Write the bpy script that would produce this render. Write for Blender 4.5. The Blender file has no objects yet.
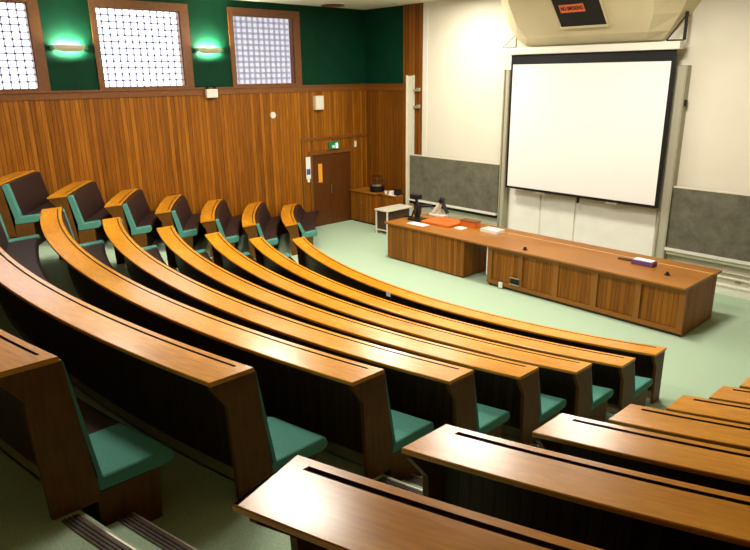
import bpy, bmesh, math, random
from mathutils import Vector, Matrix
random.seed(4)
S = bpy.context.scene
COL = S.collection

# ------------------------------------------------------------------ camera
cam_d = bpy.data.cameras.new('camera'); cam = bpy.data.objects.new('camera', cam_d); COL.objects.link(cam)
rx = Vector((0.67809527, 0.73489242, -0.0109516)); up = Vector((-0.2105035, 0.20846776, 0.95510705)); fw = Vector((-0.70418399, 0.64534822, -0.29605843))
M = Matrix(((rx.x, up.x, -fw.x, 0), (rx.y, up.y, -fw.y, 0), (rx.z, up.z, -fw.z, 4.3), (0, 0, 0, 1)))
cam.matrix_world = M
cam_d.sensor_width = 36; cam_d.lens = 646.3 / 750 * 36; cam_d.clip_start = .05
S.camera = cam

# ------------------------------------------------------------------ node helpers
def mat(name):
    m = bpy.data.materials.new(name); m.use_nodes = True
    return m, m.node_tree, m.node_tree.nodes['Principled BSDF']
def N(t, kind, **kw):
    n = t.nodes.new(kind)
    for k, v in kw.items():
        if k in n.inputs: n.inputs[k].default_value = v
        else: setattr(n, k, v)
    return n
def math_(t, op, a, b=None):
    n = t.nodes.new('ShaderNodeMath'); n.operation = op
    for i, v in enumerate((a, b)):
        if v is None: continue
        if isinstance(v, (int, float)): n.inputs[i].default_value = v
        else: t.links.new(v, n.inputs[i])
    return n.outputs[0]
def ramp(t, fac, stops):
    r = t.nodes.new('ShaderNodeValToRGB'); t.links.new(fac, r.inputs[0])
    e = r.color_ramp.elements
    while len(e) < len(stops): e.new(.5)
    for i, (p, c) in enumerate(stops): e[i].position = p; e[i].color = (*c, 1)
    return r.outputs[0]
def plain(name, c, rough=.5, metal=0, spec=.5, noise=0, scale=8, bump=0):
    m, t, b = mat(name)
    b.inputs['Roughness'].default_value = rough; b.inputs['Metallic'].default_value = metal
    b.inputs['Specular IOR Level'].default_value = spec
    tc = N(t, 'ShaderNodeNewGeometry')
    nz = N(t, 'ShaderNodeTexNoise', Scale=scale, Detail=4.0); t.links.new(tc.outputs['Position'], nz.inputs['Vector'])
    a = tuple(x * (1 - noise) for x in c); d = tuple(min(1, x * (1 + noise)) for x in c)
    t.links.new(ramp(t, nz.outputs['Fac'], [(.3, a), (.7, d)]), b.inputs['Base Color'])
    if bump:
        bp = N(t, 'ShaderNodeBump', Strength=bump, Distance=.01); t.links.new(nz.outputs['Fac'], bp.inputs['Height']); t.links.new(bp.outputs[0], b.inputs['Normal'])
    return m
def emit(name, c, s):
    m, t, b = mat(name)
    b.inputs['Base Color'].default_value = (*[x * .25 for x in c], 1)
    b.inputs['Emission Color'].default_value = (*c, 1); b.inputs['Emission Strength'].default_value = s
    return m
def grain_uv(name, dark, light, rough=.35, stretch=(1.2, 26), coat=0.0, spec=.5):
    m, t, b = mat(name)
    uv = N(t, 'ShaderNodeUVMap'); mp = N(t, 'ShaderNodeMapping'); mp.inputs['Scale'].default_value = (*stretch, 1)
    t.links.new(uv.outputs[0], mp.inputs[0])
    n1 = N(t, 'ShaderNodeTexNoise', Scale=2.2, Detail=6.0, Roughness=.6); t.links.new(mp.outputs[0], n1.inputs['Vector'])
    mp2 = N(t, 'ShaderNodeMapping'); mp2.inputs['Scale'].default_value = (.8, 3, 1); t.links.new(uv.outputs[0], mp2.inputs[0])
    n2 = N(t, 'ShaderNodeTexNoise', Scale=1.0, Detail=3.0); t.links.new(mp2.outputs[0], n2.inputs['Vector'])
    f = math_(t, 'ADD', math_(t, 'MULTIPLY', n1.outputs['Fac'], .6), math_(t, 'MULTIPLY', n2.outputs['Fac'], .4))
    t.links.new(ramp(t, f, [(.33, dark), (.66, light)]), b.inputs['Base Color'])
    rr = math_(t, 'ADD', math_(t, 'MULTIPLY', n2.outputs['Fac'], .16), rough - .08)
    t.links.new(rr, b.inputs['Roughness']); b.inputs['Coat Weight'].default_value = coat; b.inputs['Coat Roughness'].default_value = .2
    b.inputs['Specular IOR Level'].default_value = spec
    return m
def planks(name, cols, width=.11, rough=.45, groove=.06, direction=(1, 1, 0), spec=.4):
    """vertical boards: every board has its own tone, a fine vertical grain and a narrow V joint"""
    m, t, b = mat(name)
    g = N(t, 'ShaderNodeNewGeometry')
    dt = N(t, 'ShaderNodeVectorMath', operation='DOT_PRODUCT'); t.links.new(g.outputs['Position'], dt.inputs[0]); dt.inputs[1].default_value = direction
    c = math_(t, 'DIVIDE', dt.outputs['Value'], width)
    idn = math_(t, 'FLOOR', c); fr = math_(t, 'FRACT', c)
    wn = N(t, 'ShaderNodeTexWhiteNoise', noise_dimensions='1D'); t.links.new(idn, wn.inputs['W'])
    mp = N(t, 'ShaderNodeMapping'); mp.inputs['Scale'].default_value = (22, 22, .9); t.links.new(g.outputs['Position'], mp.inputs[0])
    nz = N(t, 'ShaderNodeTexNoise', Scale=1.6, Detail=5.0, Roughness=.65); t.links.new(mp.outputs[0], nz.inputs['Vector'])
    f = math_(t, 'ADD', math_(t, 'MULTIPLY', wn.outputs['Value'], .40), math_(t, 'MULTIPLY', nz.outputs['Fac'], 1.3))
    f = math_(t, 'SUBTRACT', f, .35)
    col = ramp(t, f, [(.0, cols[0]), (.5, cols[1]), (1, cols[2])])
    e = math_(t, 'ABSOLUTE', math_(t, 'SUBTRACT', fr, .5))
    jm = math_(t, 'GREATER_THAN', e, .5 - groove)
    mx = t.nodes.new('ShaderNodeMix'); mx.data_type = 'RGBA'; t.links.new(jm, mx.inputs[0]); t.links.new(col, mx.inputs[6])
    mx.inputs[7].default_value = (*[x * .75 for x in cols[0]], 1)
    t.links.new(mx.outputs[2], b.inputs['Base Color']); b.inputs['Roughness'].default_value = rough; b.inputs['Specular IOR Level'].default_value = spec
    bp = N(t, 'ShaderNodeBump', Strength=.5, Distance=.006); t.links.new(math_(t, 'SUBTRACT', 1, jm), bp.inputs['Height']); t.links.new(bp.outputs[0], b.inputs['Normal'])
    return m

# ------------------------------------------------------------------ materials
m_top = grain_uv('desk_top_oak', (.48, .170, .006), (.80, .345, .017), rough=.25, coat=.0, spec=.6, stretch=(2.2, 17))
m_groove = plain('groove_shade_dark_brown', (.06, .022, .008), .6, noise=.3)  # plain dark brown; on the pen groove faces it paints in their shade
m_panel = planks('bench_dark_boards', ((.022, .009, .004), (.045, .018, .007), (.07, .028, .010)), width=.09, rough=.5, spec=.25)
m_kick = plain('kickboard_paint', (.30, .25, .14), .6, noise=.2, scale=6)
m_end = grain_uv('bench_end_oak', (.085, .033, .003), (.16, .064, .008), spec=.2, rough=.5, stretch=(14, 1.5))
m_wall_l = planks('wall_boards', ((.085, .022, .001), (.28, .092, .004), (.50, .19, .010)), width=.10, groove=.045, rough=.5, spec=.2)
m_wall_f = planks('corner_boards', ((.08, .022, .002), (.19, .062, .004), (.30, .105, .007)), width=.125, rough=.5, spec=.2)
m_bench = planks('cabinet_boards', ((.11, .032, .002), (.27, .09, .006), (.44, .165, .013)), width=.085, groove=.035, rough=.5, spec=.25)
m_frame = planks('cabinet_frame_oak', ((.19, .065, .006), (.28, .10, .009), (.35, .13, .014)), width=2.0, groove=.0001, rough=.4)
m_trimwood = plain('trim_oak', (.19, .062, .006), .4, noise=.12, scale=14)
m_winwood = plain('window_frame_oak', (.16, .052, .006), .4, noise=.15, scale=10)
m_door = planks('door_mahogany', ((.06, .018, .003), (.10, .030, .004), (.15, .048, .006)), width=.6, groove=.004, rough=.35)
m_green = plain('green_wall_paint', (.0015, .037, .016), .6, spec=.12, noise=.12, scale=3)
m_white = plain('front_wall_paint', (.76, .715, .59), .6, noise=.02, scale=1.5)
m_ceil = plain('ceiling_paint', (.80, .78, .64), .7, noise=.03, scale=2)
m_hood = plain('canopy_plaster', (.74, .65, .43), .6, noise=.06, scale=1.2)
m_carpet = plain('green_carpet', (.39, .52, .37), .95, spec=.1, noise=.13, scale=60, bump=.3)
m_teal = plain('teal_fabric', (.085, .27, .22), .85, spec=.2, noise=.14, scale=90, bump=.25)
m_maroon = plain('dark_brown_upholstery', (.026, .011, .010), .55, spec=.35, noise=.2, scale=30)
m_nose = plain('nosing_insert', (.10, .075, .055), .6, noise=.3, scale=40)
m_rib = plain('nosing_rib', (.05, .038, .028), .7)
m_lip = plain('nosing_metal', (.55, .50, .38), .35, metal=.6, noise=.1)
m_black = plain('black_plastic', (.006, .006, .007), .45, spec=.3, noise=.1)
m_case = plain('white_enamel', (.78, .76, .67), .4, noise=.02)
m_screen = plain('screen_fabric', (.86, .85, .82), .8, noise=.005)
m_alu = plain('grey_aluminium', (.36, .34, .24), .42, metal=.1, noise=.08)
m_alu2 = plain('grey_aluminium_light', (.46, .44, .33), .45)
m_cream = plain('cream_metal', (.74, .70, .55), .45, noise=.04)
m_paper = plain('paper_white', (.88, .87, .82), .7, noise=.02)
m_orange = plain('orange_board', (.62, .13, .012), .4, noise=.12, scale=10)
m_sign = plain('sign_red', (.85, .17, .05), .5, noise=.03)
m_blue = plain('sign_blue', (.05, .09, .30), .5)
m_greenp = plain('sign_green', (.01, .22, .08), .5)
m_purple = plain('purple_card', (.13, .05, .17), .5, noise=.1)
m_steel = plain('brushed_steel', (.5, .5, .5), .3, metal=1, noise=.05)
m_lowwall = plain('lower_panel_paint', (.90, .88, .80), .5, noise=.03, scale=3)
m_amber = emit('door_light_glass', (1, .36, .03), .7)
m_pane = emit('window_daylight', (.93, .95, 1.0), 5.2)
m_pane_dim = emit('window_daylight_shaded', (.88, .89, .98), .86)
def frost(name, c):
    m = bpy.data.materials.new(name); m.use_nodes = True; t = m.node_tree; t.nodes.clear()
    o = t.nodes.new('ShaderNodeOutputMaterial'); tr = t.nodes.new('ShaderNodeBsdfTranslucent'); tr.inputs[0].default_value = (*c, 1); t.links.new(tr.outputs[0], o.inputs[0]); return m
m_lattice = frost('window_lattice', (.37, .37, .40))
m_lattice_dk = frost('window_lattice_dark', (.80, .79, .83))
m_tube = emit('lamp_tube', (1, 1, .84), 1300)
m_shade = emit('lamp_shade_glow', (1, .86, .5), .35)
m_diff = emit('ceiling_lamp_diffuser', (1, .93, .78), 6)
m_exit = emit('exit_sign_face', (.75, 1, .85), .6)
m_lamp = emit('small_lamp_glass', (1, .95, .8), 2.5)
# slate: smudged chalk
m_slate, t, b = mat('blackboard_slate')
g = N(t, 'ShaderNodeNewGeometry'); n1 = N(t, 'ShaderNodeTexNoise', Scale=3.0, Detail=8.0, Roughness=.7); t.links.new(g.outputs['Position'], n1.inputs['Vector'])
t.links.new(ramp(t, n1.outputs['Fac'], [(.3, (.075, .07, .045)), (.72, (.18, .17, .12))]), b.inputs['Base Color']); b.inputs['Roughness'].default_value = .75

# ------------------------------------------------------------------ mesh helpers
def wloc(o):
    v = Vector((0, 0, 0))
    while o: v = v + o.location; o = o.parent
    return v
def build(name, bm, mats, parent=None, smooth=False, loc=None):
    if loc is None: loc = wloc(parent) if parent else Vector((0, 0, 0))
    loc = Vector(loc)
    bmesh.ops.recalc_face_normals(bm, faces=bm.faces[:])
    bmesh.ops.translate(bm, verts=bm.verts[:], vec=-loc)
    me = bpy.data.meshes.new(name); bm.to_mesh(me); bm.free()
    for m in (mats if isinstance(mats, (list, tuple)) else [mats]): me.materials.append(m)
    if smooth:
        for p in me.polygons: p.use_smooth = True
    o = bpy.data.objects.new(name, me); COL.objects.link(o)
    if parent: o.parent = parent
    else: o.location = loc
    return o
def tag(o, label, cat, group=None):
    o['label'] = label; o['category'] = cat
    if group: o['group'] = group
    return o
def thing(name, loc, label, cat, group=None):
    o = bpy.data.objects.new(name, None); COL.objects.link(o); o.location = loc; o.empty_display_size = .1
    return tag(o, label, cat, group)
def struct(name, bm, mats, parent=None, **k):
    o = build(name, bm, mats, parent, **k)
    if not parent: o['kind'] = 'structure'
    return o
def box(bm, x0, x1, y0, y1, z0, z1, mi=0, bev=0):
    vs = [bm.verts.new(p) for p in ((x0, y0, z0), (x1, y0, z0), (x1, y1, z0), (x0, y1, z0), (x0, y0, z1), (x1, y0, z1), (x1, y1, z1), (x0, y1, z1))]
    fs = [bm.faces.new([vs[i] for i in f]) for f in ((0, 3, 2, 1), (4, 5, 6, 7), (0, 1, 5, 4), (1, 2, 6, 5), (2, 3, 7, 6), (3, 0, 4, 7))]
    for f in fs: f.material_index = mi
    if bev: bmesh.ops.bevel(bm, geom=list({e for f in fs for e in f.edges}), offset=bev, segments=2, affect='EDGES', profile=.5, material=-1)
    return bm
def nb(*a, **k): return box(bmesh.new(), *a, **k)
def tube(bm, a, b_, r, n=10, r2=None):
    a, b_ = Vector(a), Vector(b_); d = (b_ - a)
    q = d.to_track_quat('Z', 'Y').to_matrix().to_4x4()
    bmesh.ops.create_cone(bm, cap_ends=True, segments=n, radius1=r, radius2=r if r2 is None else r2, depth=d.length, matrix=Matrix.Translation((a + b_) / 2) @ q)
    return bm
def lathe(bm, cx_, cy_, prof, n=24):
    rings = []
    for r, z_ in prof:
        rings.append([bm.verts.new((cx_ + r * math.cos(2 * math.pi * i / n), cy_ + r * math.sin(2 * math.pi * i / n), z_)) for i in range(n)])
    for A, B in zip(rings, rings[1:]):
        for i in range(n): bm.faces.new((A[i], A[(i + 1) % n], B[(i + 1) % n], B[i]))
    bm.faces.new(rings[0][::-1]); bm.faces.new(rings[-1]); return bm

# ------------------------------------------------------------------ the raked seating: concentric rows
CX, CY = -7.115, 18.021
ZD = [.780, .990, 1.226, 1.486, 1.772, 2.083, 2.420, 2.782, 3.16, 3.55]          # desk top heights, row 1..
RD = [10.531, 11.554, 12.470, 13.392, 14.337, 15.296, 16.337, 17.394, 18.45, 19.5]    # radius of each desk's front edge
TR = [0, .19, .40, .62, .87, 1.13, 1.42, 1.75, 2.10, 2.47, 2.85]                # tread each desk stands on
SHEAR = [0, 0]      # the short wall rows run a little straighter than the arcs: slope, pivot x
def yc(rho, x): return CY - math.sqrt(rho * rho - (x - CX) ** 2)
def sweep(bm, prof, R, z0, x0, x1, n, mi=0, mis=None, skew=0):
    uvl = bm.loops.layers.uv.verify()
    L = [0]
    for a, b_ in zip(prof, prof[1:] + prof[:1]): L.append(L[-1] + math.hypot(b_[0] - a[0], b_[1] - a[1]))
    rings = []
    for i in range(n + 1):
        x = x0 + (x1 - x0) * i / n
        sk = skew if i == 0 else 0
        rings.append([bm.verts.new((x - sk * s, yc(R - s, x - sk * s) + SHEAR[0] * (SHEAR[1] - x), z0 + t_)) for s, t_ in prof])
    k = len(prof); arc = lambda x: R * math.asin((x - CX) / R)
    for i in range(n):
        xa, xb = x0 + (x1 - x0) * i / n, x0 + (x1 - x0) * (i + 1) / n
        for j in range(k):
            j2 = (j + 1) % k
            f = bm.faces.new((rings[i][j], rings[i][j2], rings[i + 1][j2], rings[i + 1][j]))
            f.material_index = mis[j] if mis else mi
            for lp, uv in zip(f.loops, ((arc(xa), L[j]), (arc(xa), L[j + 1]), (arc(xb), L[j + 1]), (arc(xb), L[j]))): lp[uvl].uv = (uv[0] + R, uv[1] + R * 3.7)
    for r_, rev in ((rings[0], 1), (rings[-1], 0)):
        f = bm.faces.new(r_[::-1] if rev else r_); f.material_index = mi
        for lp in f.loops:
            j = r_.index(lp.vert); lp[uvl].uv = (prof[j][0] + R, prof[j][1] + R * 3.7)
    return bm

CEN_R = [-3.23, -3.16, -3.20, -3.25, -3.29, -3.38, -3.50, -3.735]
CEN_L = [-11.70, -11.66, -11.81, -11.97, -12.18, -12.33, -12.50, -12.66]
LEF_R = [-12.86, -12.71, -12.87, -13.26, -13.31, -13.35, -13.47]
RIG_L = [None, -2.03, -2.0, -2.01, -2.03, -2.04, -2.11, -1.97]
WL, WR, YF, ZC = -15.04, 1.2, 13.49, 6.1

def bench_row(r, x0, x1, label, group, seat=True, n=48, wall_l=False, wall_r=False, pad=(.4, .4), wide=0, skew=0, thick=.8, dR=0, gw=.022, inset=0, cover=.022, lift=0, dep=0, cush=0, dz=0):
    R, z0 = RD[r - 1] + dR, ZD[r - 1] + dz; w = .31 + .0035 * (r - 1) + wide
    Hh = z0 - TR[r - 1] - .002; D = z0 - (TR[r - 2] if r > 1 else 0) - .002
    xm = (x0 + x1) / 2
    root = thing('lecture_bench', (xm, yc(R, xm), TR[r - 2] if r > 1 else 0), label, 'bench', group)
    th, c = .034, .006
    ga, gb, gd = -.050, -.050 - gw, .016
    full = [(0, -c), (0, -th + c), (-c, -th), (-w + c, -th), (-w, -th + c), (-w, -c), (-w + c, 0), (-c, 0)]
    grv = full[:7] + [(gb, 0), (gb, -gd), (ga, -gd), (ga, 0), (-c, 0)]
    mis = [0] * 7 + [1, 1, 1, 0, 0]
    gin = .10
    bm = bmesh.new()
    sweep(bm, full, R, z0, x0, x0 + gin, 1, skew=skew); sweep(bm, grv, R, z0, x0 + gin, x1 - gin, n, mis=mis); sweep(bm, full, R, z0, x1 - gin, x1, 2)
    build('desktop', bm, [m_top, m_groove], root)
    # upright boards under the desk
    x0 += inset
    a, b_ = x0 + .045, x1 - .045
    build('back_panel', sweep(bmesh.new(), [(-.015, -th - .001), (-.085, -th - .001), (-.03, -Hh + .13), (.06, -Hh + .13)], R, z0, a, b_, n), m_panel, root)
    build('plinth', sweep(bmesh.new(), [(.05, -Hh + .129), (-.005, -Hh + .129), (-.005, -Hh), (.05, -Hh)], R, z0, a, b_, n), m_kick, root)
    ep = [(-.004 + cover, -th - .001), (-w + .02, -th - .001), (-w + .02, -.065), (-.205, -.225), (-.17, -Hh), (.095 + cover, -Hh), (.085 + cover, -Hh + .1)]
    if not seat: ep = [(-.004, -th - .001), (-w + .02, -th - .001), (-w + .02, -.065), (-.205, -.225), (-.17, -Hh), (.0, -Hh)]
    for xa, skip in ((x0 + .012, wall_l), (x1 - .047, wall_r)):
        build('end_panel', sweep(bmesh.new(), ep, R, z0, xa, xa + .033, 1), m_end, root)
    if not seat: return root
    ts = -(D - .47 - lift)                                   # seat top, measured from the desk top
    q = lambda s0, dt: (s0, dt)
    lean = .115 / (-ts - .03)
    bt = lambda t_: .003 + lean * (-t_ - .03)
    back = [(bt(-.045), -.045), (bt(-.036) + .012, -.036), (bt(-.036) + .022 * thick, -.036), (bt(-.05) + .030 * thick, -.052), (bt(ts) + .034 * thick, ts + .005), (bt(ts), ts + .005)]
    build('backrest', sweep(bmesh.new(), back, R, z0, x0 + pad[0], x1 - pad[1], n), m_maroon, root)
    seatp = [(.105, ts), (.57 - dep, ts + .012), (.605 - dep, ts - .005), (.618 - dep, ts - .04 - cush / 2), (.60 - dep, ts - .078 - cush), (.56 - dep, ts - .09 - cush), (.105, ts - .09 - cush)]
    build('seat', sweep(bmesh.new(), seatp, R, z0, x0 + pad[0], x1 - pad[1], n), m_maroon, root)
    pads = [(x0 + .02, x0 + pad[0] - .002), (x1 - pad[1] + .002, x1 - .02)]
    for i, (pa, pb) in enumerate(pads):
        if (i == 0 and wall_l) or (i == 1 and wall_r):
            o1 = build('backrest_end', sweep(bmesh.new(), back, R, z0, pa, pb, 4), m_maroon, root); build('seat_end', sweep(bmesh.new(), seatp, R, z0, pa, pb, 4), m_maroon, root); continue
        o = build('backrest_pad', sweep(bmesh.new(), back, R, z0, pa, pb, 4), m_teal, root); o['label'] = 'teal end section of the backrest'
        rs = [(s, t_ + .012 if t_ > ts - .03 else t_) for s, t_ in seatp]
        o = build('seat_pad', sweep(bmesh.new(), rs, R, z0, pa, pb, 4), m_teal, root); o['label'] = 'teal end pad of the seat'
        md = o.modifiers.new('soft', 'BEVEL'); md.width = .02; md.segments = 3; md.limit_method = 'ANGLE'; md.angle_limit = math.radians(50)
    sb = ts - .091 - cush
    for xa in (x0 + .03, x1 - .063):
        build('seat_support', sweep(bmesh.new(), [(.10, sb), (.50 - dep, sb), (.485 - dep, -D), (.10, -D)], R, z0, xa, xa + .033, 1), m_end, root)
    build('seat_front', sweep(bmesh.new(), [(.47 - dep, sb), (.45 - dep, sb), (.435 - dep, -D), (.455 - dep, -D)], R, z0, x0 + .064, x1 - .064, n), m_panel, root)
    return root

ORD = {1: 'front', 2: 'second', 3: 'third', 4: 'fourth', 5: 'fifth', 6: 'sixth', 7: 'seventh', 8: 'eighth'}
for r in range(1, 9):
    if r == 1: lab = 'long curved desk of the middle block nearest the teaching bench, with no seat'
    else: lab = 'long curved desk row of the wide middle block, %s row back from the teaching bench' % ORD[r]
    bench_row(r, CEN_L[r - 1], CEN_R[r - 1], lab, 'desk rows of the middle block', seat=r > 1, n=72, pad=(.24, .60))
for r in range(1, 8):
    lab = 'short desk row against the panelled wall beside the windows, %s row back from the door' % ORD[r]
    SHEAR[:] = [(-.14, 0, 0, .03, .08, .14, .20)[r - 1], LEF_R[r - 1]]
    if r == 1: lab = 'short bench against the panelled wall nearest the door, its seat facing open floor'
    bench_row(r, LEF_R[r - 1] * 0 + WL + .06, LEF_R[r - 1], lab, 'short desk rows along the panelled wall', n=16, wall_l=True, pad=(.4, .15), thick=2.6, cover=0, lift=(.02, .06, .08, .10, .12, .14, .16)[r - 1], dep=.10, cush=.03, dz=.03)
    SHEAR[0] = 0
for r in range(2, 9):
    k = 9 - r
    lab = 'desk row of the near block across the carpeted aisle, level with the %s middle row' % ORD[r]
    bench_row(r, RIG_L[r - 1], WR - .06, lab, 'desk rows of the near block across the aisle', n=24, wall_r=True, wide=.055 if r == 8 else .014, skew=.31 if r == 8 else 0, dR=.045 if r == 8 else 0, gw=.032, inset=.14 if r == 8 else 0)

# ------------------------------------------------------------------ floor, treads, steps
bm = bmesh.new(); nx = 48
xs = [WL + (WR - WL) * i / nx for i in range(nx + 1)]
def strip(bm, ya, yb, za, zb):
    A = [bm.verts.new((x, ya(x), za)) for x in xs]; B = [bm.verts.new((x, yb(x), zb)) for x in xs]
    for i in range(nx): bm.faces.new((A[i], A[i + 1], B[i + 1], B[i]))
RI = [None] + [RD[k] + .02 for k in range(1, 10)]     # riser radius of treads 2..
strip(bm, lambda x: yc(RI[1], x), lambda x: YF, 0, 0)
struct('floor', bm, m_carpet)
for k in range(1, 10):
    bm = bmesh.new()
    Ri, Ro = RI[k], (RI[k + 1] if k < 9 else 24.5)
    strip(bm, lambda x: yc(Ri, x), lambda x: yc(Ri, x), TR[k - 1], TR[k])
    strip(bm, lambda x: yc(Ro, x), lambda x: yc(Ri, x), TR[k], TR[k])
    struct('floor_tier', bm, m_carpet)
def step(xa, xb, R0, z1, z0, depth, solid):
    """carpeted half step (solid) and the nosing along its downhill edge"""
    bm = bmesh.new()
    if solid:
        sweep(bm, [(0, z1), (-depth, z1), (-depth, z0), (0, z0)], R0, 0, xa, xb, 6); o = struct('stair_step', bm, m_carpet)
    else:
        sweep(bm, [(.004, z1 - .06), (.004, z1 + .001), (-.03, z1 + .001), (-.03, z1 - .06)], R0, 0, xa, xb, 6); o = struct('stair_edge', bm, m_carpet)
    build('nosing', sweep(bmesh.new(), [(.012, z1 + .002), (-.085, z1 + .002), (-.085, z1 + .008), (.012, z1 + .008)], R0, 0, xa, xb, 6), m_nose, o)
    bm = bmesh.new()
    sweep(bm, [(.022, z1 - .03), (.022, z1 + .010), (.010, z1 + .010), (.010, z1 - .03)], R0, 0, xa, xb, 6)
    build('nosing_lip', bm, m_lip, o)
    bm = bmesh.new()
    for q in range(3): sweep(bm, [(-.012 - .024 * q, z1 + .008), (-.020 - .024 * q, z1 + .008), (-.020 - .024 * q, z1 + .013), (-.012 - .024 * q, z1 + .013)], R0, 0, xa, xb, 6)
    build('nosing_ribs', bm, m_rib, o)
for r in range(2, 9):
    rl = LEF_R[min(r - 1, 6)]
    for xa, xb in ((rl + .03, CEN_L[r - 1] - .03), (CEN_R[r - 1] + .03, RIG_L[r - 1] - .03)):
        Rr = RI[r - 1]
        step(xa, xb, Rr + .045, TR[r - 1], 0, .1, False)
        if r >= 4: step(xa, xb, Rr - .27, (TR[r - 1] + TR[r - 2]) / 2, TR[r - 2] + .001, .265, True)

# ------------------------------------------------------------------ room shell
ZR = 4.03
WIN = [(2.45, 4.36), (5.72, 7.66), (9.07, 10.90)]      # glazed opening of each window along the wall
ZW0, ZW1 = 4.10, 5.76
y_back = -5.0
bm = bmesh.new(); T = .22
box(bm, WL - T, WL, y_back, YF + .2, -.3, ZW0); box(bm, WL - T, WL, y_back, YF + .2, ZW1, ZC + .1)
ys = [y_back] + [v for w_ in WIN for v in w_] + [YF + .2]
for i in range(0, len(ys), 2): box(bm, WL - T, WL, ys[i], ys[i + 1], ZW0, ZW1)
struct('wall_left', bm, m_green)
# panelling below the windows
bm = nb(WL, WL + .03, y_back, 11.28, -.1, ZR - .16); box(bm, WL, WL + .03, 12.83, YF, -.1, ZR - .16); box(bm, WL, WL + .03, 11.28, 12.83, 2.18, ZR - .16)
struct('trim_1', bm, m_wall_l)                                        # boarding of the left wall
struct('trim_2', box(nb(WL, WL + .055, y_back, YF - .05, ZR - .16, ZR - .02), WL, WL + .09, y_back, YF - .05, ZR - .02, ZR + .015), m_trimwood)   # dado rail
bm = nb(WL - .3, WR + .3, YF, YF + .2, -.3, ZC + .1)
struct('wall_front', bm, m_white)
struct('trim_3', nb(WL + .03, -13.39, YF - .03, YF, -.1, ZR - .16), m_wall_f)
struct('trim_4', nb(WL - .01, -13.39, YF - .006, YF, ZR + .01, ZC), m_green)
struct('trim_5', box(nb(WL + .055, -13.39, YF - .055, YF, ZR - .16, ZR - .02), WL + .09, -13.39, YF - .09, YF, ZR - .02, ZR + .015), m_trimwood)
bm = nb(-13.39, -12.69, YF - .06, YF, -.1, ZC); struct('trim_6', bm, m_wall_f)              # boarded pilaster
struct('trim_7', nb(-12.685, -12.52, YF - .02, YF, 2.1, ZC), m_case)
struct('ceiling', nb(WL - .3, WR + .3, y_back, YF + .2, ZC, ZC + .15), m_ceil)
struct('wall_right', nb(WR, WR + .2, y_back, YF + .2, -.3, ZC + .1), m_wall_l)
struct('wall_back', nb(WL - .3, WR + .3, y_back - .2, y_back, -.3, ZC + .1), m_wall_l)
struct('baseboard_front', box(nb(-5.5, WR, YF - .03, YF, 0, .17), -5.5, WR, YF - .05, YF, .17, .20), m_case)
struct('baseboard_left', nb(WL + .03, WL + .05, 9.9, 11.2, 0, .10), m_trimwood)
# windows
for i, (ya, yb) in enumerate(WIN):
    win = nb(WL - .17, WL - .15, ya, yb, ZW0, ZW1)
    dim = i == 2
    win = struct('window_%d' % (i + 1), win, m_pane_dim if dim else m_pane)
    bm = bmesh.new(); nv, nh = (11, 12) if dim else (12, 12)
    tw = .056 if dim else .034
    for k in range(1, nv): yv = ya + (yb - ya) * k / nv; box(bm, WL - .149, WL - .135, yv - tw / 2, yv + tw / 2, ZW0, ZW1)
    for k in range(1, nh): zv = ZW0 + (ZW1 - ZW0) * k / nh; box(bm, WL - .148, WL - .136, ya, yb, zv - tw / 2, zv + tw / 2)
    build('lattice', bm, m_lattice_dk if dim else m_lattice, win)
    fo = .13
    bm = nb(WL - .005, WL + .045, ya - fo, ya, ZR + .015, ZW1 + .17); box(bm, WL - .005, WL + .045, yb, yb + .21, ZR + .015, ZW1 + .17)
    box(bm, WL - .005, WL + .045, ya, yb, ZW1, ZW1 + .17); box(bm, WL - .15, WL + .045, ya, yb, ZR + .015, ZW0 + .005)
    box(bm, WL - .15, WL - .005, ya, ya + .02, ZW0, ZW1); box(bm, WL - .15, WL - .005, yb - .02, yb, ZW0, ZW1); box(bm, WL - .15, WL - .005, ya, yb, ZW1 - .02, ZW1)
    build('window_frame', bm, m_winwood, win)
# door
bm = nb(WL + .0, WL + .035, 11.34, 12.05, .005, 2.10); box(bm, WL, WL + .035, 12.056, 12.77, .005, 2.10)
door = struct('door_1', bm, m_door)
bm = nb(WL, WL + .07, 11.24, 11.335, 0, 2.22); box(bm, WL, WL + .07, 12.775, 12.86, 0, 2.22); box(bm, WL, WL + .07, 11.335, 12.775, 2.105, 2.22)
build('door_frame', bm, m_trimwood, door)
build('door_light', nb(WL + .036, WL + .045, 11.56, 11.70, 1.30, 1.84), m_amber, door)
build('door_handle', tube(bmesh.new(), (WL + .07, 12.0, .95), (WL + .07, 12.0, 1.2), .012), m_steel, door)
struct('trim_8', box(nb(WL + .03, WL + .06, 10.98, 13.40, 2.52, 2.60), WL + .03, WL + .06, 10.98, 11.03, 0, 2.52), m_trimwood)   # ledge above the door

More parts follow.
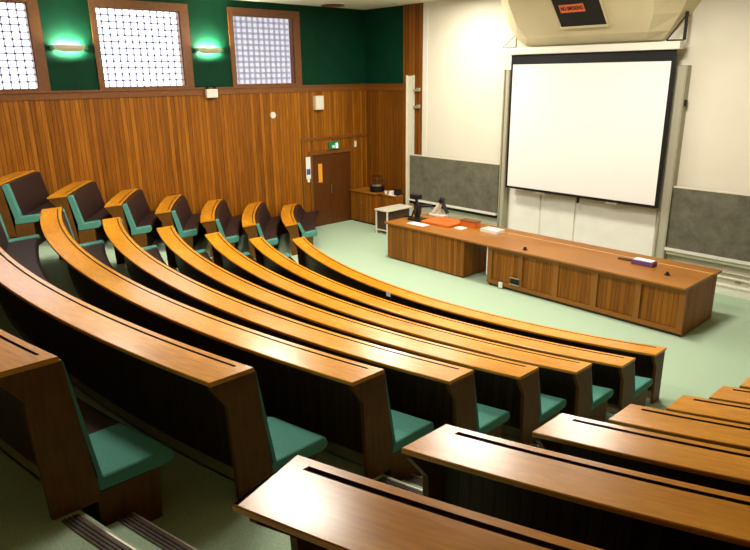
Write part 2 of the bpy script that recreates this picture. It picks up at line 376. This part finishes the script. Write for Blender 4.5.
# ------------------------------------------------------------------ fittings on the left wall
def sconce(yc_, label):
    z0 = 4.90
    o = thing('wall_sconce', (WL, yc_, z0), label, 'lamp', 'wall lamps between the windows')
    bm = bmesh.new(); n = 14; L, d = .34, .19
    # half-round trough, open at the top
    outer = []
    for i in range(n + 1):
        u = -1 + 2 * i / n; k = max(.18, (1 - abs(u) ** 3.5)) ; outer.append((yc_ + u * L, k))
    rows = []
    for yv, k in outer:
        rows.append([bm.verts.new((WL + .012 + d * k, yv, z0 + .065)), bm.verts.new((WL + .012 + d * k * .97, yv, z0 + .0)), bm.verts.new((WL + .012 + d * k * .6, yv, z0 - .055 * k)), bm.verts.new((WL + .06, yv, z0 - .06 * k))])
    for a, b_ in zip(rows, rows[1:]):
        for j in range(3): bm.faces.new((a[j], a[j + 1], b_[j + 1], b_[j]))
    sh = build('lamp_shade', bm, m_shade, o, smooth=True)
    md = sh.modifiers.new('wall', 'SOLIDIFY'); md.thickness = .006
    build('lamp_tube', tube(bmesh.new(), (WL + .10, yc_ - .25, z0 + .035), (WL + .10, yc_ + .25, z0 + .035), .016), m_tube, o)
    for s in (-1, 1): build('bracket', nb(WL, WL + .07, yc_ + s * (L + .005) - .045, yc_ + s * (L + .005) + .045, z0 - .03, z0 + .05, bev=.01), m_greenp, o)
sconce(5.06, 'glowing cream wall lamp beside the left-hand window on the green wall')
sconce(8.35, 'glowing cream wall lamp on the green wall above the emergency light box')
o = thing('emergency_light', (WL, 8.27, 3.93), 'small white box with two stubs on the dado rail below a wall lamp', 'light')
build('wall_mount', nb(WL + .055, WL + .064, 8.16, 8.38, 3.82, 3.99), m_case, o); build('body', nb(WL + .0645, WL + .17, 8.12, 8.42, 3.80, 4.005, bev=.01), m_case, o)
for dy in (-.1, .1): build('stub', tube(bmesh.new(), (WL + .12, 8.27 + dy, 4.005), (WL + .12, 8.27 + dy, 4.09), .035), m_black, o)
o = thing('wall_speaker', (WL, 11.60, 3.40), 'upright white speaker box on the panelling above the door', 'speaker')
build('body', nb(WL + .031, WL + .17, 11.46, 11.75, 3.37, 3.75, bev=.012), m_cream, o)
build('grille', nb(WL + .171, WL + .178, 11.50, 11.71, 3.42, 3.70), m_case, o)
tag(build('wall_disc', tube(bmesh.new(), (WL + .031, 10.09, 3.29), (WL + .06, 10.09, 3.29), .085, 24), m_case), 'small round white disc on the wooden panelling', 'detector')
o = thing('notice', (WL, 11.17, 1.7), 'narrow white notice with a blue block beside the door', 'notice')
build('sheet', nb(WL + .07, WL + .085, 11.09, 11.25, 1.45, 2.08), m_paper, o)
build('blue_block', nb(WL + .086, WL + .09, 11.105, 11.235, 1.58, 1.74), m_blue, o)
build('pointer', nb(WL + .07, WL + .083, 11.13, 11.21, 1.36, 1.449), m_paper, o)
o = thing('exit_sign', (WL, 12.10, 2.25), 'small dark green lit box above the door', 'sign')
build('body', nb(WL + .071, WL + .13, 11.94, 12.30, 2.24, 2.44), m_greenp, o)
build('lit_face', nb(WL + .131, WL + .135, 12.03, 12.13, 2.27, 2.35), m_exit, o)
build('lamp_glass', nb(WL + .131, WL + .15, 12.17, 12.23, 2.26, 2.40), m_lamp, o)
tag(build('wall_light', nb(WL + .031, WL + .07, 12.96, 13.03, 2.22, 2.40, bev=.008), m_case), 'small white fitting under the ledge in the corner by the door', 'light')

# ------------------------------------------------------------------ front wall: boards, screen, rails
def board(x0, x1, z0, z1, label):
    o = thing('blackboard', ((x0 + x1) / 2, YF, z0), label, 'blackboard')
    build('slate', nb(x0, x1, 13.34, 13.37, z0, z1), m_slate, o)
    bm = nb(x0 - .01, x1 + .01, 13.335, 13.375, z1, z1 + .03); build('top_rail', bm, m_cream, o)
    build('chalk_ledge', box(nb(x0 - .01, x1 + .01, 13.27, 13.375, z0 - .045, z0), x0 - .01, x1 + .01, 13.27, 13.28, z0, z0 + .02), m_case, o)
    build('lower_rail', nb(x0, x1, 13.33, 13.372, z0 - .13, z0 - .046), m_black if x0 < -9 else m_cream, o)
    for xx in (x0 + .3, x1 - .3): build('hanger', nb(xx - .02, xx + .02, 13.371, YF - .021, z1 - .2, z1 - .05), m_alu, o)
board(-13.03, -9.90, .86, 2.10, 'grey smudged blackboard on the wall behind the document camera')
board(-5.515, -2.30, .78, 2.04, 'grey smudged blackboard on the wall beyond the clear end of the worktop')
def rail(name, x0, x1, z0, z1, label, y0=13.30, m=None, cap=True):
    o = thing(name, ((x0 + x1) / 2, YF, z0), label, 'rail', 'upright board rails')
    xm = (x0 + x1) / 2
    build('channel', box(box(nb(x0, x1, y0 + .05, YF - .001, z0, z1), x0, x0 + .035, y0, y0 + .05, z0, z1), x1 - .035, x1, y0, y0 + .05, z0, z1), m or m_alu, o)
    build('slot', nb(x0 + .036, x1 - .036, y0 + .03, y0 + .049, z0, z1 - .02), m or m_alu2, o)
    return o
post = rail('board_rail', -13.24, -12.99 + .05, .0, 4.28, 'tall cream upright rail in front of the boarded pilaster', m=m_cream, y0=13.385)
for zz in (3.88, 3.43): build('bracket', box(nb(-12.94, -12.70, 13.36, 13.40, zz - .03, zz + .03), -12.80, -12.70, 13.34, 13.42, zz + .03, zz + .06), m_alu, post)
rail('board_rail', -9.85, -9.68, .0, 4.38, 'tall upright rail between the screen and the blackboard behind the document camera')
rr = rail('board_rail', -5.76, -5.53, .0, 4.41, 'tall upright rail between the screen and the blackboard beyond the worktop end')
build('switch', nb(-5.528, -5.50, 13.36, 13.42, 3.64, 3.76), m_black, rr)

sc = thing('projection_screen', (-7.7, YF, 1.57), 'large white projection screen with black border on the front wall', 'screen')
ysf = 13.17
def rr_(x): return x
X0, X1, Z0, Z1 = -9.55, -5.715, 1.60, 4.70
build('fabric', nb(X0 + .05, X1 - .08, ysf, ysf + .012, Z0 + .05, Z1 - .21), m_screen, sc)
bm = nb(X0, X0 + .05, ysf - .004, ysf + .016, Z0, Z1); box(bm, X1 - .08, X1, ysf - .004, ysf + .016, Z0, Z1); box(bm, X0 + .05, X1 - .08, ysf - .004, ysf + .016, Z1 - .21, Z1)
build('border', bm, m_black, sc)
build('bottom_bar', nb(X0 + .05, X1 - .08, ysf - .012, ysf + .022, Z0, Z0 + .05), m_black, sc)
build('case', nb(X0 - .24, X1 + .09, ysf - .10, ysf + .08, Z1 + .003, Z1 + .15, bev=.012), m_case, sc)
for xx in (X0 + .3, X1 - .3): build('wall_arm', nb(xx - .03, xx + .03, ysf + .081, YF - .02, Z1 + .03, Z1 + .10), m_alu, sc)
for i, xx in enumerate((-8.55, -7.55, -6.75)): build('pull_tab', nb(xx - (.03 if i == 1 else .14), xx + (.03 if i == 1 else .14), ysf, ysf + .02, Z0 - (.13 if i == 1 else .05), Z0 - .001), m_black if i == 1 else m_alu, sc)
for xx, zz, mm, s in ((X0 + .02, 5.22, m_cream, -1), (X1 + .06, 5.38, m_black, -1)):
    bm = bmesh.new(); tube(bm, (xx, ysf + .12, Z1 + .172), (xx, ysf + .12, zz), .022 if mm is m_cream else .032, 8)
    tube(bm, (xx - .28, ysf - .02, Z1 + .172), (xx, ysf + .12, zz - .05), .014, 8); tube(bm, (xx - .28, ysf - .02, Z1 + .172), (xx, ysf + .12, Z1 + .172), .014, 8)
    if mm is m_cream: tube(bm, (xx - .08, ysf + .12, zz - .02), (xx + .10, ysf + .12, zz - .02), .02, 8)
    bo = thing('screen_bracket', (xx, YF, Z1 + .15), 'thin cream triangular bracket at the window end of the screen case' if mm is m_cream else 'dark triangular bracket at the right end of the screen case', 'bracket')
    build('frame', bm, m_alu if mm is m_cream else m_black, bo)
# white panels under the screen
for x0, x1 in ((-9.62, -8.72), (-8.68, -7.78), (-7.74, -5.86)):
    struct('trim_9', nb(x0, x1, YF - .025, YF, .25, 1.52, bev=.004), m_lowwall)
# pipes along the foot of the wall
for zz, lab in ((.47, 'upper thin cream pipe along the foot of the front wall'), (.36, 'lower thin cream pipe along the foot of the front wall')):
    tag(build('wall_pipe', tube(bmesh.new(), (-5.45, YF - .05, zz), (WR - .02, YF - .05, zz), .022, 8), m_cream), lab, 'pipe', 'wall pipes')
tag(build('wall_socket', nb(-4.15, -4.05, YF - .03, YF, .40 - .12, .32 + .0, bev=.003), m_alu), 'tiny grey socket on the wall under the pipes', 'socket')

# canopy above the screen with the black vent and its sign
cp = thing('ceiling_canopy', (-7.6, YF, 4.9), 'cream sloping canopy bulging from the wall above the screen', 'canopy')
bm = bmesh.new(); rings = []
secs = [(4.86, -9.15, -6.25, .02, .3), (4.90, -9.32, -6.12, .14, .3), (5.05, -9.52, -5.96, .34, .35), (5.35, -9.66, -5.72, .62, .4), (5.75, -9.72, -5.47, .98, .5), (6.098, -9.72, -5.20, 1.30, .6)]
for z_, x0, x1, d, ch in secs:
    rings.append([bm.verts.new(p) for p in ((x0 - .25 * d, YF, z_), (x0, YF - d * .55, z_), (x0 + ch, YF - d, z_), (x1 - ch, YF - d, z_), (x1, YF - d * .55, z_), (x1 + .1 * d, YF, z_))])
for a, b_ in zip(rings, rings[1:]):
    for j in range(5): bm.faces.new((a[j], a[j + 1], b_[j + 1], b_[j]))
    bm.faces.new((a[5], a[0], b_[0], b_[5]))
bm.faces.new(rings[0][::-1]); bm.faces.new(rings[-1])
build('shell', bm, m_hood, cp, smooth=False)
def slope(z_):
    for a, b_ in zip(secs, secs[1:]):
        if a[0] <= z_ <= b_[0]: f = (z_ - a[0]) / (b_[0] - a[0]); return YF - (a[3] + (b_[3] - a[3]) * f)
vt = thing('canopy_vent', (-7.9, slope(5.4), 5.4), 'black box set in the sloping canopy, carrying a red sign', 'vent')
VX0, VX1, VZ0, VZ1 = -8.12, -7.08, 5.26, 6.06
def slab(bm, x0, x1, z0, z1, off0, off1):
    nrm = Vector((0, -.66, -.75)) if False else Vector((0, -.73, -.68))
    pts = []
    for off in (off0, off1):
        for x, z_ in ((x0, z0), (x1, z0), (x1, z1), (x0, z1)): pts.append(bm.verts.new(Vector((x, slope(z_), z_)) + nrm * off))
    for f in ((0, 1, 2, 3), (4, 5, 6, 7), (0, 1, 5, 4), (1, 2, 6, 5), (2, 3, 7, 6), (3, 0, 4, 7)): bm.faces.new([pts[i] for i in f])
    return bm
build('panel', slab(bmesh.new(), VX0, VX1, VZ0, VZ1, -.02, .05), m_black, vt)
bm = slab(bmesh.new(), VX0 - .03, VX1 + .03, VZ0 - .035, VZ0 - .002, -.02, .07); slab(bm, VX1 + .002, VX1 + .035, VZ0, VZ1, -.02, .055)
build('rim', bm, m_hood, vt)
sg = build('sign_plate', slab(bmesh.new(), VX0 + .12, VX0 + .68, 5.52, 5.66, .051, .060), m_sign, vt); sg['label'] = 'red sign reading NO SMOKING'
cu = bpy.data.curves.new('t', 'FONT'); cu.body = 'NO SMOKING'; cu.size = .105; cu.align_x = 'CENTER'; cu.align_y = 'CENTER'; cu.extrude = .001; cu.offset = .004
to = bpy.data.objects.new('t', cu); COL.objects.link(to); bpy.context.view_layer.update()
me = bpy.data.meshes.new_from_object(to.evaluated_get(bpy.context.evaluated_depsgraph_get())); bpy.data.objects.remove(to)
xmin, xmax = min(v.co.x for v in me.vertices), max(v.co.x for v in me.vertices)
bm = bmesh.new(); bm.from_mesh(me)
a = Vector((0, slope(5.52), 5.52)); b_ = Vector((0, slope(5.66), 5.66)); uu = (b_ - a).normalized(); nn = Vector((0, -uu.z, uu.y)); nn = nn if nn.y < 0 else -nn
mid = (a + b_) / 2 + Vector((VX0 + .40, 0, 0)) + Vector((0, -.73, -.68)) * .0605
for v in bm.verts: v.co = mid + Vector((1, 0, 0)) * (v.co.x * 0.50 / (xmax - xmin)) + uu * v.co.y * 1.15 + nn * (v.co.z + .001)
build('sign_lettering', bm, m_black, sg)

# ------------------------------------------------------------------ teaching bench
def bench_cab(x0, x1, y0, y1, h, npan, label):
    o = thing('bench_cabinet', ((x0 + x1) / 2, (y0 + y1) / 2, 0), label, 'cabinet')
    build('body', nb(x0 + .02, x1 - .02, y0 + .03, y1, .06, h), m_bench, o)
    build('plinth', nb(x0 + .03, x1 - .03, y0 + .04, y1 - .02, 0, .06), m_groove, o)
    if npan:
        st = .055; wd = (x1 - x0) / npan
        bm = nb(x0, x1, y0, y0 + .029, h - .07, h); box(bm, x0, x1, y0, y0 + .029, .06, .14)
        for k in range(npan + 1): xx = min(max(x0 + wd * k, x0 + st), x1 - st); box(bm, xx - st, xx + st, y0, y0 + .029, .14, h - .07)
        build('front_frame', bm, m_frame, o)
    else:
        build('front_boards', nb(x0, x1, y0, y0 + .029, .03, h), m_bench, o)
    for xx in (x0, x1 - .019): build('side_board', nb(xx, xx + .019, y0 + .03, y1, .03, h), m_bench, o)
    return o
A = bench_cab(-11.07, -8.68, 10.58, 11.85, .855, 0, 'boarded bench cabinet carrying the document camera and papers')
B = bench_cab(-8.05, -3.96, 10.60, 11.88, .855, 5, 'long panelled bench cabinet nearest the middle desk rows')
build('edge_strip', nb(-8.075, -8.052, 10.60, 10.66, .22, .85), m_paper, B)['label'] = 'white strip on the corner'
build('socket', nb(-7.72, -7.63, 10.565, 10.599, .02, .14, bev=.004), m_paper, B)
hb = build('hatch', box(nb(-7.46, -7.22, 10.57, 10.599, .15, .17), -7.46, -7.22, 10.57, 10.599, .29, .31), m_alu, B); hb['label'] = 'grey recessed outlet'
build('outlet', nb(-7.44, -7.24, 10.585, 10.6, .17, .29), m_black, hb)
wt = thing('bench_worktop', (-7.5, 11.3, .856), 'continuous orange-brown wooden worktop along the teaching bench', 'worktop')
def uvbox(x0, x1, y0, y1, z0, z1, bev=.008):
    bm = nb(x0, x1, y0, y1, z0, z1, bev=bev); uvl = bm.loops.layers.uv.verify()
    for f in bm.faces:
        for lp in f.loops: lp[uvl].uv = (lp.vert.co.x, lp.vert.co.y + lp.vert.co.z)
    return bm
m_strip = plain('worktop_strip', (.62, .38, .16), .5, noise=.1)
m_wtop = grain_uv('worktop_teak', (.23, .078, .007), (.40, .155, .016), rough=.38, coat=.08)
build('board', uvbox(-11.13, -3.95, 10.52, 11.66, .857, .90), m_wtop, wt)
build('rear_board', uvbox(-11.13, -3.935, 11.69, 12.02, .857, .90), m_wtop, wt)
build('joint_strip', nb(-11.12, -3.96, 11.661, 11.689, .86, .8985), m_strip, wt)

# things on the worktop
ZT = .9005
dc = thing('document_camera', (-10.7, 11.25, ZT), 'black jointed document camera standing at the end of the worktop', 'camera')
build('base', nb(-10.88, -10.50, 11.06, 11.36, ZT, ZT + .05, bev=.012), m_black, dc)
bm = bmesh.new(); tube(bm, (-10.74, 11.24, ZT + .051), (-10.70, 11.28, ZT + .34), .045); tube(bm, (-10.70, 11.28, ZT + .32), (-10.86, 11.32, ZT + .52), .036); tube(bm, (-10.62, 11.20, ZT + .051), (-10.66, 11.26, ZT + .36), .03)
build('arm', bm, m_black, dc)
build('head', nb(-10.98, -10.72, 11.24, 11.42, ZT + .48, ZT + .60, bev=.02), m_black, dc)
build('side_arm', tube(bmesh.new(), (-10.72, 11.28, ZT + .33), (-10.40, 11.40, ZT + .36), .035), m_black, dc)
build('side_lamp', tube(bmesh.new(), (-10.86, 11.20, ZT + .06), (-11.08, 11.16, ZT + .045), .025), m_black, dc)
build('side_lamp_stem', tube(bmesh.new(), (-10.86, 11.20, ZT + .06), (-10.80, 11.22, ZT + .24), .02), m_black, dc)
dl = thing('desk_lamp', (-10.6, 11.85, ZT), 'white bent lamp with black head beyond the orange board', 'lamp')
build('base', nb(-10.86, -10.36, 11.80, 11.98, ZT, ZT + .06, bev=.015), m_case, dl)
bm = bmesh.new(); tube(bm, (-10.76, 11.86, ZT + .061), (-10.46, 11.84, ZT + .40), .05); tube(bm, (-10.60, 11.90, ZT + .061), (-10.54, 11.88, ZT + .26), .03)
build('arm', bm, m_case, dl)
bm = bmesh.new(); tube(bm, (-10.46, 11.84, ZT + .42), (-10.24, 11.81, ZT + .14), .045); tube(bm, (-10.50, 11.84, ZT + .38), (-10.42, 11.84, ZT + .47), .065)
build('head', bm, m_black, dl)
tag(build('board_mat', nb(-10.46, -9.58, 11.10, 11.78, ZT, ZT + .05, bev=.008), m_orange), 'flat orange board lying on the worktop', 'board')
bx = thing('wooden_box', (-9.55, 11.62, ZT), 'low orange-red box at the end of the orange board', 'box')
build('body', nb(-9.56, -9.10, 11.48, 11.66, ZT, ZT + .13), m_orange, bx)
build('lid', nb(-9.57, -9.09, 11.46, 11.68, ZT + .131, ZT + .15, bev=.004), m_trimwood, bx)
tag(build('paper_sheet', nb(-10.62, -10.10, 10.78, 11.02, ZT, ZT + .004), m_paper), 'white paper sheet in front of the document camera', 'paper')
tag(build('paper_sheet', nb(-9.46, -9.24, 11.16, 11.36, ZT, ZT + .02), m_paper), 'small white pad in front of the orange-red box', 'paper')
pt = thing('plastic_tray', (-8.75, 11.55, ZT), 'pale translucent tray beside the orange-red box on the worktop', 'tray')
bm = nb(-8.86, -8.40, 11.35, 11.64, ZT, ZT + .012); box(bm, -8.86, -8.40, 11.35, 11.362, ZT + .012, ZT + .07); box(bm, -8.86, -8.40, 11.628, 11.64, ZT + .012, ZT + .07); box(bm, -8.86, -8.848, 11.362, 11.628, ZT + .012, ZT + .07); box(bm, -8.412, -8.40, 11.362, 11.628, ZT + .012, ZT + .07)
build('body', bm, m_case, pt)
build('sheet', nb(-8.83, -8.43, 11.38, 11.61, ZT + .013, ZT + .03), m_paper, pt)
def tap(x, y, label):
    o = thing('bench_tap', (x, y, ZT), label, 'tap', 'small black taps on the worktop')
    build('flange', lathe(bmesh.new(), x, y, [(.05, ZT), (.05, ZT + .015), (.03, ZT + .02)], 16), m_black, o)
    build('knob', lathe(bmesh.new(), x, y, [(.025, ZT + .021), (.03, ZT + .05), (.012, ZT + .06)], 14), m_black, o)
tap(-7.22, 10.72, 'small black tap at the front edge of the worktop above the socket')
tap(-4.49, 11.04, 'small black tap near the purple box on the worktop')
pb = thing('tissue_box', (-5.06, 11.33, ZT), 'small purple and white box near the clear end of the worktop', 'box')
build('body', nb(-5.27, -4.86, 11.27, 11.45, ZT, ZT + .085, bev=.006), m_purple, pb)
build('top_card', nb(-5.24, -4.89, 11.29, 11.43, ZT + .086, ZT + .10), m_paper, pb)
tag(build('duster', nb(-5.60, -5.36, 11.40, 11.48, ZT, ZT + .025, bev=.005), m_groove), 'small brown board duster beside the purple box', 'duster')

# ------------------------------------------------------------------ corner cabinets, trolley
cb = thing('corner_cabinet', (-14.4, 13.0, 0), 'waist-high wooden cabinet in the corner beside the door', 'cabinet')
build('body', nb(-14.93, -13.88, 12.74, 13.42, .05, .93), m_bench, cb)
build('plinth', nb(-14.9, -13.9, 12.77, 13.42, 0, .05), m_groove, cb)
build('top', uvbox(-14.95, -13.84, 12.69, 13.42, .931, .965, .004), m_wtop, cb)
for x0, x1 in ((-14.91, -14.42), (-14.40, -13.90)):
    d = build('door', nb(x0, x1, 12.72, 12.739, .08, .91), m_bench, cb)
    build('knob', tube(bmesh.new(), ((x1 - .06) if x0 < -14.5 else (x0 + .06), 12.719, .6), ((x1 - .06) if x0 < -14.5 else (x0 + .06), 12.69, .6), .016), m_steel, d)
cb2 = thing('side_cabinet', (-13.6, 13.2, 0), 'narrow wooden cabinet between the corner cabinet and the cream rail', 'cabinet')
build('body', nb(-13.835, -13.25, 13.0, 13.29, .05, .90), m_bench, cb2)
build('plinth', nb(-13.82, -13.27, 13.02, 13.29, 0, .05), m_groove, cb2)
build('top', uvbox(-13.835, -13.25, 12.96, 13.29, .901, .93, .004), m_wtop, cb2)
zc = .966
pj = thing('slide_projector', (-14.05, 13.05, zc), 'round black drum with a wire frame standing on the corner cabinet', 'projector')
build('drum', lathe(bmesh.new(), -14.10, 13.05, [(.20, zc), (.215, zc + .03), (.215, zc + .15), (.19, zc + .17)], 28), m_black, pj)
build('top_disc', lathe(bmesh.new(), -14.10, 13.05, [(.15, zc + .171), (.15, zc + .18)], 24), m_alu, pj)
bm = bmesh.new()
for k in range(6):
    a = k * math.pi / 3; p = (-14.10 + .2 * math.cos(a), 13.05 + .2 * math.sin(a)); tube(bm, (p[0], p[1], zc + .16), (-14.10 + .14 * math.cos(a), 13.05 + .14 * math.sin(a), zc + .46), .006, 6)
for zz, rr2 in ((zc + .30, .17), (zc + .46, .14)):
    for k in range(18):
        a, b2 = k * math.pi / 9, (k + 1) * math.pi / 9
        tube(bm, (-14.10 + rr2 * math.cos(a), 13.05 + rr2 * math.sin(a), zz), (-14.10 + rr2 * math.cos(b2), 13.05 + rr2 * math.sin(b2), zz), .006, 6)
build('wire_frame', bm, m_black, pj)
zc2 = .9305
tag(build('cup', lathe(bmesh.new(), -13.72, 13.05, [(.04, zc2), (.05, zc2 + .09), (.046, zc2 + .09), (.036, zc2 + .01)], 18), m_case), 'white cup on the narrow cabinet beside the black drum', 'cup')
tag(build('paper_box', nb(-13.62, -13.48, 13.06, 13.22, zc2, zc2 + .10, bev=.004), m_paper), 'small white box on the narrow cabinet', 'box')
tag(build('black_case', nb(-13.44, -13.28, 13.10, 13.26, zc2, zc2 + .17, bev=.01), m_black), 'small black case on the narrow cabinet next to the cream rail', 'case')
tag(build('paper_sheet', nb(-13.60, -13.30, 12.97, 13.055, zc2, zc2 + .004), m_paper), 'white paper on the front edge of the narrow cabinet', 'paper')
tr = thing('trolley', (-12.7, 12.5, 0), 'low white trolley with a pale top beside the teaching bench', 'trolley')
TX0, TX1, TY0, TY1 = -13.20, -12.72, 12.14, 13.10
build('top', nb(TX0 - .02, TX1 + .02, TY0 - .02, TY1 + .02, .66, .70, bev=.006), m_cream, tr)
for xx in (TX0, TX1 - .035):
    for yy in (TY0, TY1 - .035): build('leg', nb(xx, xx + .035, yy, yy + .035, .0, .66), m_case, tr)
build('shelf', nb(TX0 + .036, TX1 - .036, TY0 + .02, TY1 - .04, .10, .13), m_case, tr)
build('drawer_unit', nb(TX0 + .04, TX1 - .04, TY0 + .03, TY1 - .05, .131, .64), m_groove, tr)

# white sticker on the uphill face of the first row
xq = -7.5; yq = yc(RD[0] + .318, xq)
tag(build('card', nb(xq - .05, xq + .05, yq - .004, yq - .001, .70, .785), m_paper), 'small white card on the uphill edge of the front middle desk', 'card')

# ceiling patch near the corner
tag(build('ceiling_rose', lathe(bmesh.new(), -14.55, 11.9, [(.32, ZC - .001), (.32, ZC - .02), (.22, ZC - .035)], 28), m_trimwood), 'brown round fitting on the ceiling above the door', 'fitting')

# ------------------------------------------------------------------ lights: two lines of ceiling lamps
LX = (-10.7, -5.4); LY = (3.6, 6.9, 10.2, 12.2)
for i, lx in enumerate(LX):
    for j, ly in enumerate(LY):
        if j == 3 and i == 1: continue
        o = thing('ceiling_light', (lx, ly, ZC), 'square ceiling lamp, number %s from the back in the line %s' % (('one', 'two', 'three', 'four')[j], ('nearer the windows', 'above the aisle')[i]), 'lamp', 'ceiling lamps')
        build('housing', nb(lx - .62, lx + .62, ly - .42, ly + .42, ZC - .06, ZC - .001), m_case, o)
        build('diffuser', nb(lx - .58, lx + .58, ly - .38, ly + .38, ZC - .066, ZC - .061), m_diff, o)
        ld = bpy.data.lights.new('ceiling_lamp', 'AREA'); ld.shape = 'RECTANGLE'; ld.size = 1.16; ld.size_y = .76
        ld.energy = (150, 190, 235, 75)[j]; ld.color = (1, .935, .81)
        lo = bpy.data.objects.new('ceiling_lamp_light', ld); COL.objects.link(lo); lo.location = (lx, ly, ZC - .075)

w = bpy.data.worlds.new('world'); S.world = w; w.use_nodes = True
w.node_tree.nodes['Background'].inputs[0].default_value = (.75, .85, 1, 1); w.node_tree.nodes['Background'].inputs[1].default_value = .3
S.view_settings.view_transform = 'Standard'; S.view_settings.look = 'None'; S.view_settings.gamma = 1; S.view_settings.exposure = -0.15
S.cycles.use_denoising = True; S.cycles.max_bounces = 8; S.cycles.sample_clamp_indirect = 6
